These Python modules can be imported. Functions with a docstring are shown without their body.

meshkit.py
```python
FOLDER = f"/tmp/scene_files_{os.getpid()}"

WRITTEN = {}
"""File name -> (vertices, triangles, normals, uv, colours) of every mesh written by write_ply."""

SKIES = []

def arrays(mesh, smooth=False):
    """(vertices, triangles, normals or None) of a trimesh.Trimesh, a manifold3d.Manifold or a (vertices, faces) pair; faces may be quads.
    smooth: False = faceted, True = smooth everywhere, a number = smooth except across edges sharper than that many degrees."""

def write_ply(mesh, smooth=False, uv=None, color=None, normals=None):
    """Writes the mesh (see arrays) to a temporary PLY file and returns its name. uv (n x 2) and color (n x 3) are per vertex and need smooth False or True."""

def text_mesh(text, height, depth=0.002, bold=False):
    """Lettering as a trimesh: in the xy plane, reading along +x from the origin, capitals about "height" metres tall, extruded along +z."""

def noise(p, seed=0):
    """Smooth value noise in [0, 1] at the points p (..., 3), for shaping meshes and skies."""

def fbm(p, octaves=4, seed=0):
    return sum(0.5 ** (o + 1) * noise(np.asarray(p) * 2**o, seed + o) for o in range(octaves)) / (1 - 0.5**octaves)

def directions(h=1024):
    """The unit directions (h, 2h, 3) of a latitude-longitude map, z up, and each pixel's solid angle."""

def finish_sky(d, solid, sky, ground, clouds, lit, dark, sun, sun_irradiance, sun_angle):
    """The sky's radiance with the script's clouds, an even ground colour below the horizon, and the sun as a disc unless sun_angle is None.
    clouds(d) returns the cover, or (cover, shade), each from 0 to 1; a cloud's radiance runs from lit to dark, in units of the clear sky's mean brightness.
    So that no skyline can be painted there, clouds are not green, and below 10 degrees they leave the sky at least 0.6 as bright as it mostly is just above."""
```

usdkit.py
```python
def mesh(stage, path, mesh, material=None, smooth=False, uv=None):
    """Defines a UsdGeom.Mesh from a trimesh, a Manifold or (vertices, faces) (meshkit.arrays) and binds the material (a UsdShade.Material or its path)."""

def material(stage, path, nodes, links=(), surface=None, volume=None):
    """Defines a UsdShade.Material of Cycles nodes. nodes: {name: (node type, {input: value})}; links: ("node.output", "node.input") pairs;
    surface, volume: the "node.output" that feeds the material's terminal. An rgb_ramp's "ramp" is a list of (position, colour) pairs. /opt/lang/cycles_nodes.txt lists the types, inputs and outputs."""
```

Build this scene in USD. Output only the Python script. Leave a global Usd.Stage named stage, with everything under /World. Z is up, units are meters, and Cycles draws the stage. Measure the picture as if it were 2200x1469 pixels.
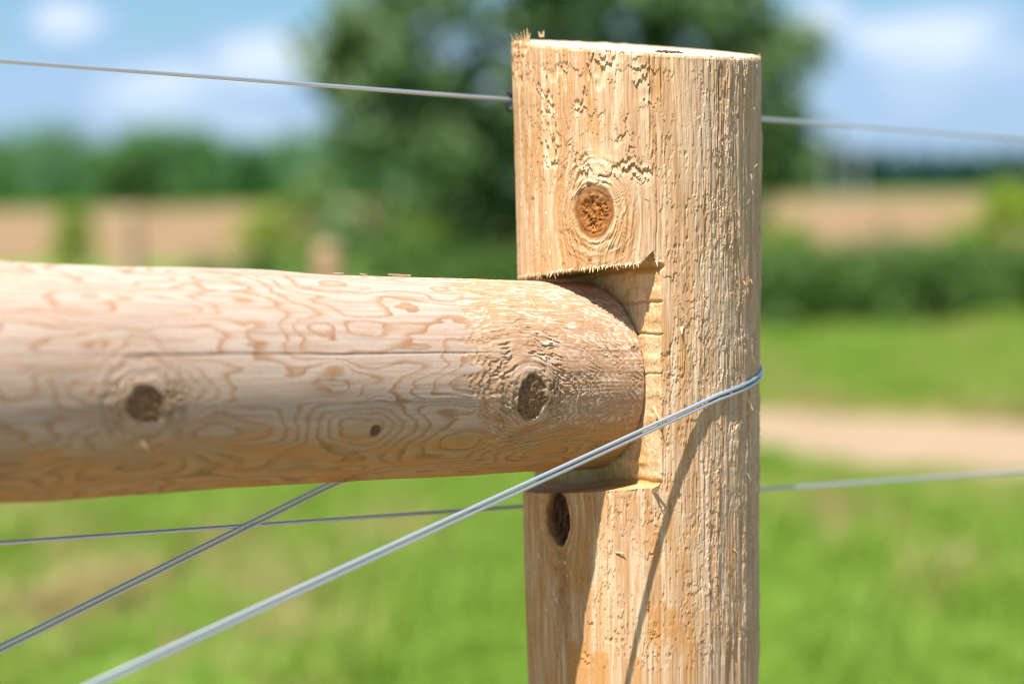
import math
import numpy as np
import meshkit, usdkit
from pxr import Gf, Sdf, Usd, UsdGeom, UsdLux, UsdShade, Vt

stage = Usd.Stage.CreateInMemory()
UsdGeom.SetStageUpAxis(stage, UsdGeom.Tokens.z)
UsdGeom.SetStageMetersPerUnit(stage, 1.0)
UsdGeom.Xform.Define(stage, '/World')
UsdGeom.Scope.Define(stage, '/World/Looks')

# ------------------------------------------------------------------ camera, sky, sun, exposure
FOCAL, CAM_H, PITCH, ROLL = 70.0, 1.10, math.radians(4.26), math.radians(0.9)
EXPOSURE, FSTOP, FOCUS = 1.12, 3.1, 1.155
SUN_ELEV, SUN_XY = math.radians(65.0), (-0.53, -0.848)
SUN_INT, SKY_STR = 1.2, 0.052

F0 = np.array([0, math.cos(PITCH), -math.sin(PITCH)])
R0, U0 = np.array([1.0, 0, 0]), np.array([0, math.sin(PITCH), math.cos(PITCH)])
RT = math.cos(ROLL) * R0 - math.sin(ROLL) * U0
UP = math.cos(ROLL) * U0 + math.sin(ROLL) * R0
EYE = np.array([0, 0, CAM_H])
cam = UsdGeom.Camera.Define(stage, '/World/camera')
cam.CreateFocalLengthAttr(FOCAL)
cam.CreateHorizontalApertureAttr(36.0)
cam.CreateVerticalApertureAttr(36.0 * 683 / 1024)
cam.CreateFStopAttr(FSTOP)
cam.CreateFocusDistanceAttr(FOCUS)
cam.CreateExposureAttr(EXPOSURE)
cam.CreateClippingRangeAttr(Gf.Vec2f(0.02, 20000))
cam.AddTransformOp().Set(Gf.Matrix4d(*[float(x) for row in (np.r_[RT, 0], np.r_[UP, 0], np.r_[-F0, 0], np.r_[EYE, 1]) for x in row]))

hx = np.array(SUN_XY) / np.hypot(*SUN_XY)
SUN = np.array([hx[0] * math.cos(SUN_ELEV), hx[1] * math.cos(SUN_ELEV), math.sin(SUN_ELEV)])


def blob(n, L, name, px, py, sx, sz, amp):
    """A soft cloud lump centred on a sky direction (azimuth, elevation tangents) with its own half-sizes."""
    az, el = px, py
    n[name + 'a'] = ('vector_math', {'math_type': 'subtract', 'vector2': (az, 0, el)})
    n[name + 'b'] = ('vector_math', {'math_type': 'multiply', 'vector2': (1 / sx, 0, 1 / sz)})
    n[name + 'c'] = ('vector_math', {'math_type': 'length'})
    n[name + 'd'] = ('map_range', {'range_type': 'smoothstep', 'from_min': 1.0, 'from_max': 0.0, 'to_min': 0.0, 'to_max': amp, 'clamp': True})
    L += [('warp.vector', name + 'a.vector1'), (name + 'a.vector', name + 'b.vector1'), (name + 'b.vector', name + 'c.vector1'), (name + 'c.value', name + 'd.value')]


n = {
    'tc': ('texture_coordinate', {}),
    'sky': ('sky_texture', {'sky_type': 'single_scattering', 'sun_disc': False, 'sun_elevation': SUN_ELEV, 'sun_rotation': math.atan2(SUN[0], SUN[1]), 'altitude': 100.0, 'air_density': 1.0, 'aerosol_density': 0.6, 'ozone_density': 2.0}),
    'wn': ('noise_texture', {'scale': 26.0, 'detail': 3.0, 'roughness': 0.6}),
    'wc': ('vector_math', {'math_type': 'subtract', 'vector2': (0.5, 0.5, 0.5)}),
    'wsc': ('vector_math', {'math_type': 'scale', 'scale': 0.016}),
    'warp': ('vector_math', {'math_type': 'add'}),
    'map': ('mapping', {'scale': (9.0, 9.0, 26.0), 'location': (3.1, 0.4, 1.7)}),
    'cn': ('noise_texture', {'scale': 1.0, 'detail': 4.0, 'roughness': 0.55}),
    'sep': ('separate_xyz', {}),
    'lowc': ('map_range', {'range_type': 'smoothstep', 'from_min': 0.092, 'from_max': 0.060, 'to_min': 0.0, 'to_max': 0.36, 'clamp': True}),
    'cn2': ('math', {'math_type': 'multiply_add', 'value2': 0.62, 'value3': 0.18}),
    'sum0': ('math', {'math_type': 'add'}),
    'cov': ('map_range', {'range_type': 'smoothstep', 'from_min': 0.50, 'from_max': 0.86, 'to_min': 0.0, 'to_max': 0.9, 'clamp': True}),
    'cloud': ('rgb_ramp', {'ramp': [(0.0, (3.4, 5.2, 8.3)), (0.55, (3.9, 5.6, 8.2)), (1.0, (7.2, 8.3, 9.6))]}),
    'cmr': ('map_range', {'from_min': 0.55, 'from_max': 1.05, 'to_min': 0.0, 'to_max': 1.0, 'clamp': True}),
    'tint': ('mix_color', {'blend_type': 'multiply', 'fac': 1.0, 'b': (0.74, 1.0, 1.16), 'use_clamp': False}),
    'mix': ('mix_color', {'blend_type': 'mix', 'use_clamp': True}),
    'bg': ('background_shader', {'strength': SKY_STR}),
}
L = [('tc.generated', 'wn.vector'), ('wn.color', 'wc.vector1'), ('wc.vector', 'wsc.vector1'), ('tc.generated', 'warp.vector1'), ('wsc.vector', 'warp.vector2'),
     ('warp.vector', 'map.vector'), ('map.vector', 'cn.vector'), ('tc.generated', 'sep.vector'), ('sep.z', 'lowc.value'),
     ('cn.fac', 'cn2.value1'), ('cn2.value', 'sum0.value1'), ('lowc.result', 'sum0.value2')]
last = 'sum0.value'
for i, (bx, by, sx, sz, amp) in enumerate([(-0.212, 0.089, 0.042, 0.017, 0.75), (-0.115, 0.072, 0.050, 0.022, 0.50), (-0.165, 0.058, 0.05, 0.012, 0.15), (0.155, 0.084, 0.028, 0.018, 0.55),
                                           (0.186, 0.074, 0.028, 0.016, 0.45), (0.212, 0.080, 0.034, 0.024, 0.50), (0.242, 0.084, 0.024, 0.016, 0.35)]):
    blob(n, L, f'bl{i}', bx, by, sx, sz, amp)
    n[f'ad{i}'] = ('math', {'math_type': 'add'})
    L += [(last, f'ad{i}.value1'), (f'bl{i}d.result', f'ad{i}.value2')]
    last = f'ad{i}.value'
L += [(last, 'cov.value'), ('sky.color', 'tint.a'), ('tint.result', 'mix.a'), (last, 'cmr.value'), ('cmr.result', 'cloud.fac'), ('cloud.color', 'mix.b'), ('cov.result', 'mix.fac'), ('mix.result', 'bg.color')]
skymat = usdkit.material(stage, '/World/Looks/sky_look', n, L, surface='bg.background')
sky = UsdLux.DomeLight.Define(stage, '/World/sky')
UsdShade.MaterialBindingAPI.Apply(sky.GetPrim()).Bind(skymat)
sky.GetPrim().SetCustomDataByKey('kind', 'structure')
sky.GetPrim().SetCustomDataByKey('label', 'blue summer sky with soft white clouds')
sky.GetPrim().SetCustomDataByKey('category', 'sky')

zl = SUN
xl = np.cross([0, 1, 0], zl); xl /= np.linalg.norm(xl)
yl = np.cross(zl, xl)
sun = UsdLux.DistantLight.Define(stage, '/World/sun')
sun.CreateIntensityAttr(SUN_INT)
sun.CreateNormalizeAttr(True)
sun.CreateAngleAttr(0.5)
sun.CreateColorAttr(Gf.Vec3f(1.0, 0.95, 0.86))
sun.AddTransformOp().Set(Gf.Matrix4d(*[float(x) for row in (np.r_[xl, 0], np.r_[yl, 0], np.r_[zl, 0], [0, 0, 0, 1]) for x in row]))

# ------------------------------------------------------------------ helpers
FPX = FOCAL / 36 * 2200
used = set()


def path_for(parent, name):
    base = f'{parent}/{name}'
    p, k = base, 0
    while p in used:
        k += 1
        p = f'{base}_{k:03d}'
    used.add(p)
    return p


def tag(prim, label=None, cat=None, group=None, kind=None):
    prim = prim.GetPrim() if hasattr(prim, 'GetPrim') else prim
    for k, v in (('label', label), ('category', cat), ('group', group), ('kind', kind)):
        if v:
            prim.SetCustomDataByKey(k, v)
    return prim


def thing(name, label, cat, group=None, loc=(0, 0, 0)):
    x = UsdGeom.Xform.Define(stage, path_for('/World', name))
    if any(loc):
        x.AddTranslateOp().Set(Gf.Vec3d(*map(float, loc)))
    tag(x, label, cat, group)
    return str(x.GetPath())


def put(parent, name, v, f, mat, normals=None, tint=None, label=None, kind=None, loc=None):
    """Defines one Mesh from vertices and triangles or quads."""
    v, f = np.asarray(v, np.float64), np.asarray(f, np.int32)
    if loc is not None:
        v = v - np.asarray(loc)
    m = UsdGeom.Mesh.Define(stage, path_for(parent, name))
    m.CreatePointsAttr(Vt.Vec3fArray.FromNumpy(v.astype(np.float32)))
    m.CreateFaceVertexCountsAttr(Vt.IntArray.FromNumpy(np.full(len(f), f.shape[1], np.int32)))
    m.CreateFaceVertexIndicesAttr(Vt.IntArray.FromNumpy(f.ravel()))
    m.CreateSubdivisionSchemeAttr('none')
    if normals is not None:
        m.CreateNormalsAttr(Vt.Vec3fArray.FromNumpy(normals.astype(np.float32)))
        m.SetNormalsInterpolation('vertex')
    if tint is not None:
        UsdGeom.PrimvarsAPI(m).CreatePrimvar('tint', Sdf.ValueTypeNames.Color3fArray, 'vertex').Set(Vt.Vec3fArray.FromNumpy(tint.astype(np.float32)))
    UsdShade.MaterialBindingAPI.Apply(m.GetPrim()).Bind(mat)
    tag(m, label, None, None, kind)
    return m


def vnormals(v, f):
    if f.shape[1] == 4:
        f = np.vstack([f[:, [0, 1, 2]], f[:, [0, 2, 3]]])
    fn = np.cross(v[f[:, 1]] - v[f[:, 0]], v[f[:, 2]] - v[f[:, 0]])
    nn = np.zeros_like(v)
    for c in range(3):
        nn[:, c] = sum(np.bincount(f[:, k], fn[:, c], len(v)) for k in range(3))
    return nn / np.maximum(np.linalg.norm(nn, axis=1, keepdims=True), 1e-20)


def split_put(parent, pieces, v, f, nrm, tint, mat):
    """Writes groups of the faces of one continuous surface as separate parts: pieces = [(name, face mask, label)]."""
    for name, mask, label in pieces:
        ff = f[mask]
        if not len(ff):
            continue
        idx, inv = np.unique(ff, return_inverse=True)
        put(parent, name, v[idx], inv.reshape(ff.shape), mat, nrm[idx], tint[idx], label)


_tables = {}


def n2(x, y, seed=0):
    """Smooth 2D value noise in [0, 1]."""
    if seed not in _tables:
        _tables[seed] = np.random.default_rng(1000 + seed).random((256, 256)).astype(np.float32)
    T = _tables[seed]
    xi, yi = np.floor(x), np.floor(y)
    tx, ty = x - xi, y - yi
    tx, ty = tx * tx * tx * (tx * (tx * 6 - 15) + 10), ty * ty * ty * (ty * (ty * 6 - 15) + 10)
    a, b = xi.astype(np.int64) & 255, yi.astype(np.int64) & 255
    a1, b1 = (a + 1) & 255, (b + 1) & 255
    return (T[a, b] * (1 - tx) + T[a1, b] * tx) * (1 - ty) + (T[a, b1] * (1 - tx) + T[a1, b1] * tx) * ty


def f2(x, y, seed=0, octaves=4, gain=0.5):
    s, w, t = 0, 1.0, 0
    for k in range(octaves):
        s = s + w * n2(x * 2**k + 17.3 * k, y * 2**k + 9.1 * k, seed + k)
        t += w
        w *= gain
    return s / t


def sm(a, b, x):
    t = np.clip((x - a) / (b - a), 0, 1)
    return t * t * (3 - 2 * t)


def lerp(a, b, t):
    return a + (np.asarray(b) - a) * np.asarray(t)[..., None]


def ray(px, py):
    """Direction through a point of the 2200 x 1469 frame, used to survey where things stand."""
    return F0 + RT * ((px - 1100) / FPX) + UP * ((734.5 - py) / FPX)


def at_y(px, py, y):
    d = ray(px, py)
    return EYE + d * (y / d[1])


def on_ground(px, py):
    d = ray(px, py)
    return EYE + d * (-CAM_H / d[2])


def on_plan(px, py, p0, a):
    """Where the ray meets the vertical plane through the plan point p0 along the plan direction a."""
    d = ray(px, py)
    nrm = np.array([a[1], -a[0]])
    t = nrm @ (p0 - EYE[:2]) / (nrm @ d[:2])
    return EYE + d * t


def tube(pts, r, sides=10, caps=True):
    pts = np.asarray(pts, float)
    t = np.gradient(pts, axis=0)
    t /= np.linalg.norm(t, axis=1, keepdims=True)
    ref = np.array([0, 0, 1.0]) if abs(t[0][2]) < 0.9 else np.array([1.0, 0, 0])
    b1 = np.cross(t, ref); b1 /= np.linalg.norm(b1, axis=1, keepdims=True)
    b2 = np.cross(t, b1)
    r = np.broadcast_to(np.asarray(r, float), (len(pts),))
    ang = np.arange(sides) / sides * 2 * np.pi
    v = (pts[:, None] + r[:, None, None] * (np.cos(ang)[None, :, None] * b1[:, None] + np.sin(ang)[None, :, None] * b2[:, None])).reshape(-1, 3)
    i, j = np.meshgrid(np.arange(len(pts) - 1), np.arange(sides), indexing='ij')
    j1 = (j + 1) % sides
    f = np.stack([i * sides + j, i * sides + j1, (i + 1) * sides + j1, (i + 1) * sides + j], -1).reshape(-1, 4)
    f = np.vstack([f[:, [0, 1, 2]], f[:, [0, 2, 3]]])
    if caps:
        k = len(v)
        v = np.vstack([v, pts[0], pts[-1]])
        o = (len(pts) - 1) * sides
        jj = np.arange(sides)
        f = np.vstack([f, np.stack([jj * 0 + k, (jj + 1) % sides, jj], 1), np.stack([jj * 0 + k + 1, o + jj, o + (jj + 1) % sides], 1)])
    return v, f


def join(parts):
    vs, fs, o = [], [], 0
    for v, f in parts:
        vs.append(v); fs.append(f + o); o += len(v)
    return np.vstack(vs), np.vstack(fs)


def mat_simple(name, color, rough=0.7, metallic=0.0, noise_scale=None, var=0.25, bump=0.0):
    nn = {'p': ('principled_bsdf', {'base_color': color, 'roughness': rough, 'metallic': metallic})}
    ll = []
    if noise_scale:
        lo, hi = [c * (1 - var) for c in color], [min(1, c * (1 + var)) for c in color]
        nn |= {'tc': ('texture_coordinate', {}), 'n': ('noise_texture', {'scale': noise_scale, 'detail': 5.0, 'roughness': 0.6}), 'r': ('rgb_ramp', {'ramp': [(0.3, lo), (0.7, hi)]})}
        ll += [('tc.object', 'n.vector'), ('n.fac', 'r.fac'), ('r.color', 'p.base_color')]
        if bump:
            nn['b'] = ('bump', {'strength': bump, 'distance': 0.01})
            ll += [('n.fac', 'b.height'), ('b.normal', 'p.normal')]
    return usdkit.material(stage, f'/World/Looks/{name}', nn, ll, surface='p.BSDF')


def mat_leaf(name, dark, light, trans=0.35):
    nn = {'g': ('geometry', {}), 'r': ('rgb_ramp', {'ramp': [(0.0, dark), (0.6, [(a + b) / 2 for a, b in zip(dark, light)]), (1.0, light)]}),
          'd': ('principled_bsdf', {'roughness': 0.55, 'specular_ior_level': 0.4}), 't': ('translucent_bsdf', {}), 'm': ('mix_closure', {'fac': trans})}
    ll = [('g.random_per_island', 'r.fac'), ('r.color', 'd.base_color'), ('r.color', 't.color'), ('d.BSDF', 'm.closure1'), ('t.BSDF', 'm.closure2')]
    return usdkit.material(stage, f'/World/Looks/{name}', nn, ll, surface='m.closure')


# wood: colour comes with the surface (grain, rings, knots); fine speckle and pores from noise
M_WOOD = usdkit.material(stage, '/World/Looks/peeled_softwood', {
    'at': ('attribute', {'attribute': 'tint'}), 'tc': ('texture_coordinate', {}),
    'n': ('noise_texture', {'scale': 1400.0, 'detail': 2.0, 'roughness': 0.6}),
    'mr': ('map_range', {'from_min': 0.3, 'from_max': 0.7, 'to_min': 0.86, 'to_max': 1.12, 'clamp': True}),
    'mx': ('vector_math', {'math_type': 'scale'}),
    'b': ('bump', {'strength': 0.35, 'distance': 0.0004}),
    'p': ('principled_bsdf', {'roughness': 0.72, 'specular_ior_level': 0.35})},
    [('tc.object', 'n.vector'), ('n.fac', 'mr.value'), ('at.color', 'mx.vector1'), ('mr.result', 'mx.scale'), ('mx.vector', 'p.base_color'), ('n.fac', 'b.height'), ('b.normal', 'p.normal')], surface='p.BSDF')
M_SPLINTER = mat_simple('split_wood_fibre', (0.62, 0.45, 0.27), 0.7, 0, 300, 0.3)
M_BARK = mat_simple('dry_bark', (0.09, 0.06, 0.045), 0.9, 0, 250, 0.5)
M_WIRE = mat_simple('galvanised_wire', (0.54, 0.60, 0.69), 0.34, 0.68, 1500, 0.10, 0.04)
M_PLASTIC = mat_simple('black_plastic', (0.03, 0.034, 0.048), 0.3)
M_NAIL = mat_simple('nail_steel', (0.55, 0.55, 0.55), 0.3, 1.0)
M_OLDWOOD = mat_simple('weathered_round_wood', (0.40, 0.28, 0.17), 0.8, 0, 40, 0.25)
M_TRUNK = mat_simple('tree_bark', (0.07, 0.05, 0.035), 0.9, 0, 6, 0.4)

# ------------------------------------------------------------------ ground, path, field
rng = np.random.default_rng(7)


def ground_material(name, stops, scale, scale2, bump=0.3):
    return usdkit.material(stage, f'/World/Looks/{name}', {
        'g': ('geometry', {}), 'n1': ('noise_texture', {'scale': scale, 'detail': 4.0, 'roughness': 0.6}), 'n2': ('noise_texture', {'scale': scale2, 'detail': 3.0, 'roughness': 0.7}),
        'mx': ('mix_float', {'fac': 0.45}), 'r': ('rgb_ramp', {'ramp': stops}), 'b': ('bump', {'strength': bump, 'distance': 0.03}),
        'p': ('principled_bsdf', {'roughness': 0.9, 'specular_ior_level': 0.2})},
        [('g.position', 'n1.vector'), ('g.position', 'n2.vector'), ('n1.fac', 'mx.a'), ('n2.fac', 'mx.b'), ('mx.result', 'r.fac'), ('r.color', 'p.base_color'), ('n2.fac', 'b.height'), ('b.normal', 'p.normal')], surface='p.BSDF')


M_TURF = ground_material('mown_turf', [(0.30, (0.075, 0.15, 0.014)), (0.5, (0.10, 0.19, 0.02)), (0.68, (0.16, 0.22, 0.04))], 0.9, 9.0)
M_PATH = ground_material('bare_earth_path', [(0.3, (0.25, 0.178, 0.11)), (0.6, (0.33, 0.24, 0.155))], 2.0, 30.0)
M_FIELD = ground_material('ploughed_field', [(0.3, (0.19, 0.12, 0.06)), (0.6, (0.25, 0.16, 0.082))], 0.05, 0.8)
M_TROD = ground_material('trampled_earth', [(0.3, (0.16, 0.115, 0.055)), (0.65, (0.27, 0.195, 0.10))], 1.5, 14.0)
M_DRY = ground_material('dry_grass_edge', [(0.3, (0.17, 0.17, 0.04)), (0.65, (0.29, 0.24, 0.085))], 2.5, 25.0)


def sheet(name, poly, z, mat, label, cat=None):
    v = np.c_[np.array(poly, float), np.full(len(poly), z)]
    f = np.array([[0, i, i + 1] for i in range(1, len(poly) - 1)])
    m = put('/World', name, v, f, mat)
    tag(m, label, cat, None, 'structure')


sheet('ground', [(2500 * math.cos(a), 2500 * math.sin(a)) for a in np.linspace(0, 2 * np.pi, 48, endpoint=False)], 0, M_TURF, 'bright green mown grass ground around the fence')
PATH_A, PATH_B = np.array([-14.0, 18.8]), np.array([7.0, 5.12])
pd = (PATH_B - PATH_A) / np.linalg.norm(PATH_B - PATH_A)
pn = np.array([pd[1], -pd[0]]) * (1 if pd[1] * 1 > 0 else -1)


def path_band(c0, c1, wob, seed, k=60):
    """A strip polygon as two wavy edges across the path direction, between the offsets c0 and c1."""
    t = np.linspace(0, 1, k)
    p = PATH_A + np.outer(t, PATH_B - PATH_A)
    e0 = p + np.outer(c0 + wob * (f2(t * 30, t * 0, seed) - 0.5), pn)
    e1 = p + np.outer(c1 + wob * (f2(t * 30, t * 0 + 5, seed) - 0.5), pn)
    v = np.vstack([e0, e1])
    i = np.arange(k - 1)
    return v, np.vstack([np.c_[i, i + 1, i + k + 1], np.c_[i, i + k + 1, i + k]])


def path_dist(x, y):
    return (np.c_[x, y] - PATH_A) @ pn


for nm, c0, c1, z, mt, lab in (('verge', -0.95, 1.55, 0.004, M_DRY, 'dry yellowish grass strip along both sides of the earth path'), ('path', -0.75, 0.80, 0.008, M_PATH, 'pale bare earth path crossing the grass behind the post')):
    sv, sf = path_band(c0, c1, 0.35, 40)
    m = put('/World', nm, np.c_[sv, np.full(len(sv), z)], sf, mt)
    tag(m, lab, None, None, 'structure')
sheet('trodden_ground', [(5.2 * math.cos(a) * (1 + 0.12 * math.sin(3 * a)) - 0.6, 0.2 + 2.9 * math.sin(a) * (1 + 0.1 * math.sin(5 * a))) for a in np.linspace(0, 2 * np.pi, 40, endpoint=False)], 0.004, M_TROD, 'dry trampled earth and straw around the foot of the new fence')
sheet('field', [(-160, 36), (160, 34), (300, 215), (-300, 215)], 0.004, M_FIELD, 'tan ploughed field in front of the distant trees')

# grass blades: mown turf within a few metres, denser than one could count
M_GRASS = mat_leaf('grass_blade', (0.27, 0.40, 0.05), (0.72, 0.79, 0.23), 0.5)
M_GRASSDRY = mat_leaf('dry_grass_blade', (0.45, 0.36, 0.15), (0.72, 0.58, 0.32), 0.4)


def tuft(seed, blades, hmin, hmax, spread):
    r = np.random.default_rng(seed)
    vs, fs = [], []
    for k in range(blades):
        a, d = r.random() * 6.283, r.random() ** 0.5 * spread
        b = np.array([math.cos(a) * d, math.sin(a) * d, 0])
        h, w = r.uniform(hmin, hmax), r.uniform(0.0022, 0.0042)
        t = r.random() * 6.283
        side, lean = np.array([math.cos(t), math.sin(t), 0]), np.array([math.cos(t + 1.4), math.sin(t + 1.4), 0]) * h * r.uniform(0.1, 0.75)
        o = 5 * k
        vs += [b - side * w, b + side * w, b + side * w * 0.7 + lean * 0.35 + [0, 0, h * 0.6], b - side * w * 0.7 + lean * 0.35 + [0, 0, h * 0.6], b + lean + [0, 0, h]]
        fs += [[o, o + 1, o + 2], [o, o + 2, o + 3], [o + 3, o + 2, o + 4]]
    return np.array(vs), np.array(fs)


gi = UsdGeom.PointInstancer.Define(stage, '/World/grass')
used.add('/World/grass')
tag(gi, 'short green grass blades with dry tufts covering the ground', 'grass', None, 'stuff')
protos = []
for k in range(4):
    v, f = tuft(50 + k, 16, 0.03, 0.085, 0.06) if k < 3 else tuft(60, 14, 0.03, 0.07, 0.06)
    protos.append(put('/World/grass', 'green_tuft' if k < 3 else 'dry_tuft', v, f, M_GRASS if k < 3 else M_GRASSDRY).GetPath())
gi.CreatePrototypesRel().SetTargets(protos)
NG = 42000
gy = np.sqrt(rng.random(NG) * (17.0**2 - 3.2**2) + 3.2**2)
gx = (rng.random(NG) * 2 - 1) * (0.33 * gy + 0.9)
keep = (np.abs(path_dist(gx, gy) + 0.15 * (n2(gx * 3, gy * 3, 90) - 0.5)) > 0.70 + 0.25 * rng.random(NG))
gx, gy = gx[keep], gy[keep]
dry = sm(0.56, 0.72, f2(gx * 2.6 + 40, gy * 0.9, 70, 3)) * 0.5
for px, py, rr in ((530, 1175, 0.17), (580, 1235, 0.19), (265, 1275, 0.17), (110, 1330, 0.15), (610, 1355, 0.17), (60, 1120, 0.2), (380, 1420, 0.10), (850, 1170, 0.14), (1780, 1110, 0.2), (130, 1200, 0.1)):
    c = on_ground(px, py)
    dry = np.maximum(dry, 1.0 * np.exp(-(((gx - c[0]) / rr) ** 2 + ((gy - c[1]) / (rr * 3.0)) ** 2)))
pdist = np.abs(path_dist(gx, gy) - 0.3)
dry = np.maximum(dry, 0.8 * sm(1.35, 0.7, pdist))
isdry = rng.random(len(gx)) < dry
gi.CreateProtoIndicesAttr(Vt.IntArray.FromNumpy(np.where(isdry, 3, rng.integers(0, 3, len(gx))).astype(np.int32)))
gi.CreatePositionsAttr(Vt.Vec3fArray.FromNumpy(np.c_[gx, gy, np.full(len(gx), 0.0)].astype(np.float32)))
ang = rng.random(len(gx)) * np.pi
gi.CreateOrientationsAttr(Vt.QuathArray([Gf.Quath(float(math.cos(a)), 0, 0, float(math.sin(a))) for a in ang]))
sc = (0.55 + 1.0 * sm(0.3, 0.7, f2(gx * 2.6, gy * 1.1, 75, 3)) + 0.25 * rng.random(len(gx)))
gi.CreateScalesAttr(Vt.Vec3fArray.FromNumpy(np.c_[sc, sc, sc].astype(np.float32)))

# ------------------------------------------------------------------ trees, shrubs, hedge, far wood
def leaves(centres, radii, per, size, seed, flat=1.0):
    """Leaf-sized faces scattered through clumps; centres (n, 3), radii (n,)."""
    r = np.random.default_rng(seed)
    nC = len(centres)
    d = r.normal(size=(nC, per, 3)); d /= np.linalg.norm(d, axis=-1, keepdims=True)
    p = centres[:, None] + d * (np.asarray(radii)[:, None] * r.random((nC, per)) ** 0.45)[..., None] * [1, 1, flat]
    p = p.reshape(-1, 3)
    nrm = d.reshape(-1, 3) * 0.7 + r.normal(size=(len(p), 3)) * 0.5 + [0, 0, 0.35]
    nrm /= np.linalg.norm(nrm, axis=1, keepdims=True)
    a = np.cross(nrm, r.normal(size=(len(p), 3))); a /= np.linalg.norm(a, axis=1, keepdims=True)
    b = np.cross(nrm, a)
    s = size * r.uniform(0.6, 1.3, (len(p), 1))
    v = np.stack([p - a * s, p - b * s * 0.55, p + a * s, p + b * s * 0.55], 1).reshape(-1, 3)
    i = np.arange(len(p))[:, None] * 4
    return v, np.vstack([i + [0, 1, 2], i + [0, 2, 3]])


def limb(p0, p1, r0, r1, seed, k=7):
    r = np.random.default_rng(seed)
    t = np.linspace(0, 1, k)[:, None]
    pts = np.array(p0) * (1 - t) + np.array(p1) * t
    pts[1:-1] += r.normal(size=(k - 2, 3)) * np.linalg.norm(np.subtract(p1, p0)) * 0.03
    return tube(pts, np.linspace(r0, r1, k), 8)


M_TREE = mat_leaf('dark_tree_leaf', (0.16, 0.25, 0.09), (0.50, 0.62, 0.25), 0.5)
M_WOODLAND = mat_leaf('far_wood_leaf', (0.075, 0.20, 0.04), (0.20, 0.38, 0.085), 0.4)
M_WOODBLUE = mat_leaf('far_blue_wood_leaf', (0.020, 0.080, 0.060), (0.050, 0.140, 0.09), 0.25)
M_LIME = mat_leaf('lime_shrub_leaf', (0.26, 0.36, 0.02), (0.52, 0.62, 0.06), 0.5)
M_SHRUB = mat_leaf('green_shrub_leaf', (0.16, 0.25, 0.03), (0.36, 0.48, 0.07), 0.45)
M_HEDGE = mat_leaf('hedge_leaf', (0.10, 0.19, 0.035), (0.26, 0.37, 0.09), 0.45)

# the big tree behind the post
TY = 26.0
def tx(px, y): return (px - 1100) / FPX * y
def tz(px, py, y): return at_y(px, py, y)[2]
big = thing('broad_tree', 'large dark green broadleaf tree filling the view behind the post', 'tree')
rr = np.random.default_rng(21)
cen, rad = [], []
# crown surveyed as a stack of lobes: (px, py, half width px, half height px)
lobes = [(1180, 160, 380, 260), (900, 330, 230, 220), (1480, 160, 200, 190), (1560, 360, 190, 150), (1330, 430, 330, 190), (960, 500, 260, 120), (820, 60, 130, 110), (1650, 120, 110, 60), (1200, -120, 420, 200),
         (1540, -20, 90, 80), (1640, 300, 110, 100), (760, 170, 60, 60)]
for (lx, ly, lw, lh) in lobes:
    k = int(6 + lw * lh / 1700)
    for _ in range(k):
        d = rr.normal(size=3); d /= np.linalg.norm(d); d *= rr.random() ** 0.4
        y = TY + d[1] * lw / FPX * TY * 0.9
        c = at_y(lx, ly, TY)
        cen.append([c[0] + d[0] * lw / FPX * TY, y, max(0.5, c[2] + d[2] * lh / FPX * TY)])
        rad.append(rr.uniform(0.28, 0.62))
cen, rad = np.array(cen), np.array(rad)
v, f = leaves(cen, rad, 60, 0.12, 22, 0.8)
put(big, 'crown', v, f, M_TREE)
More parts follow.
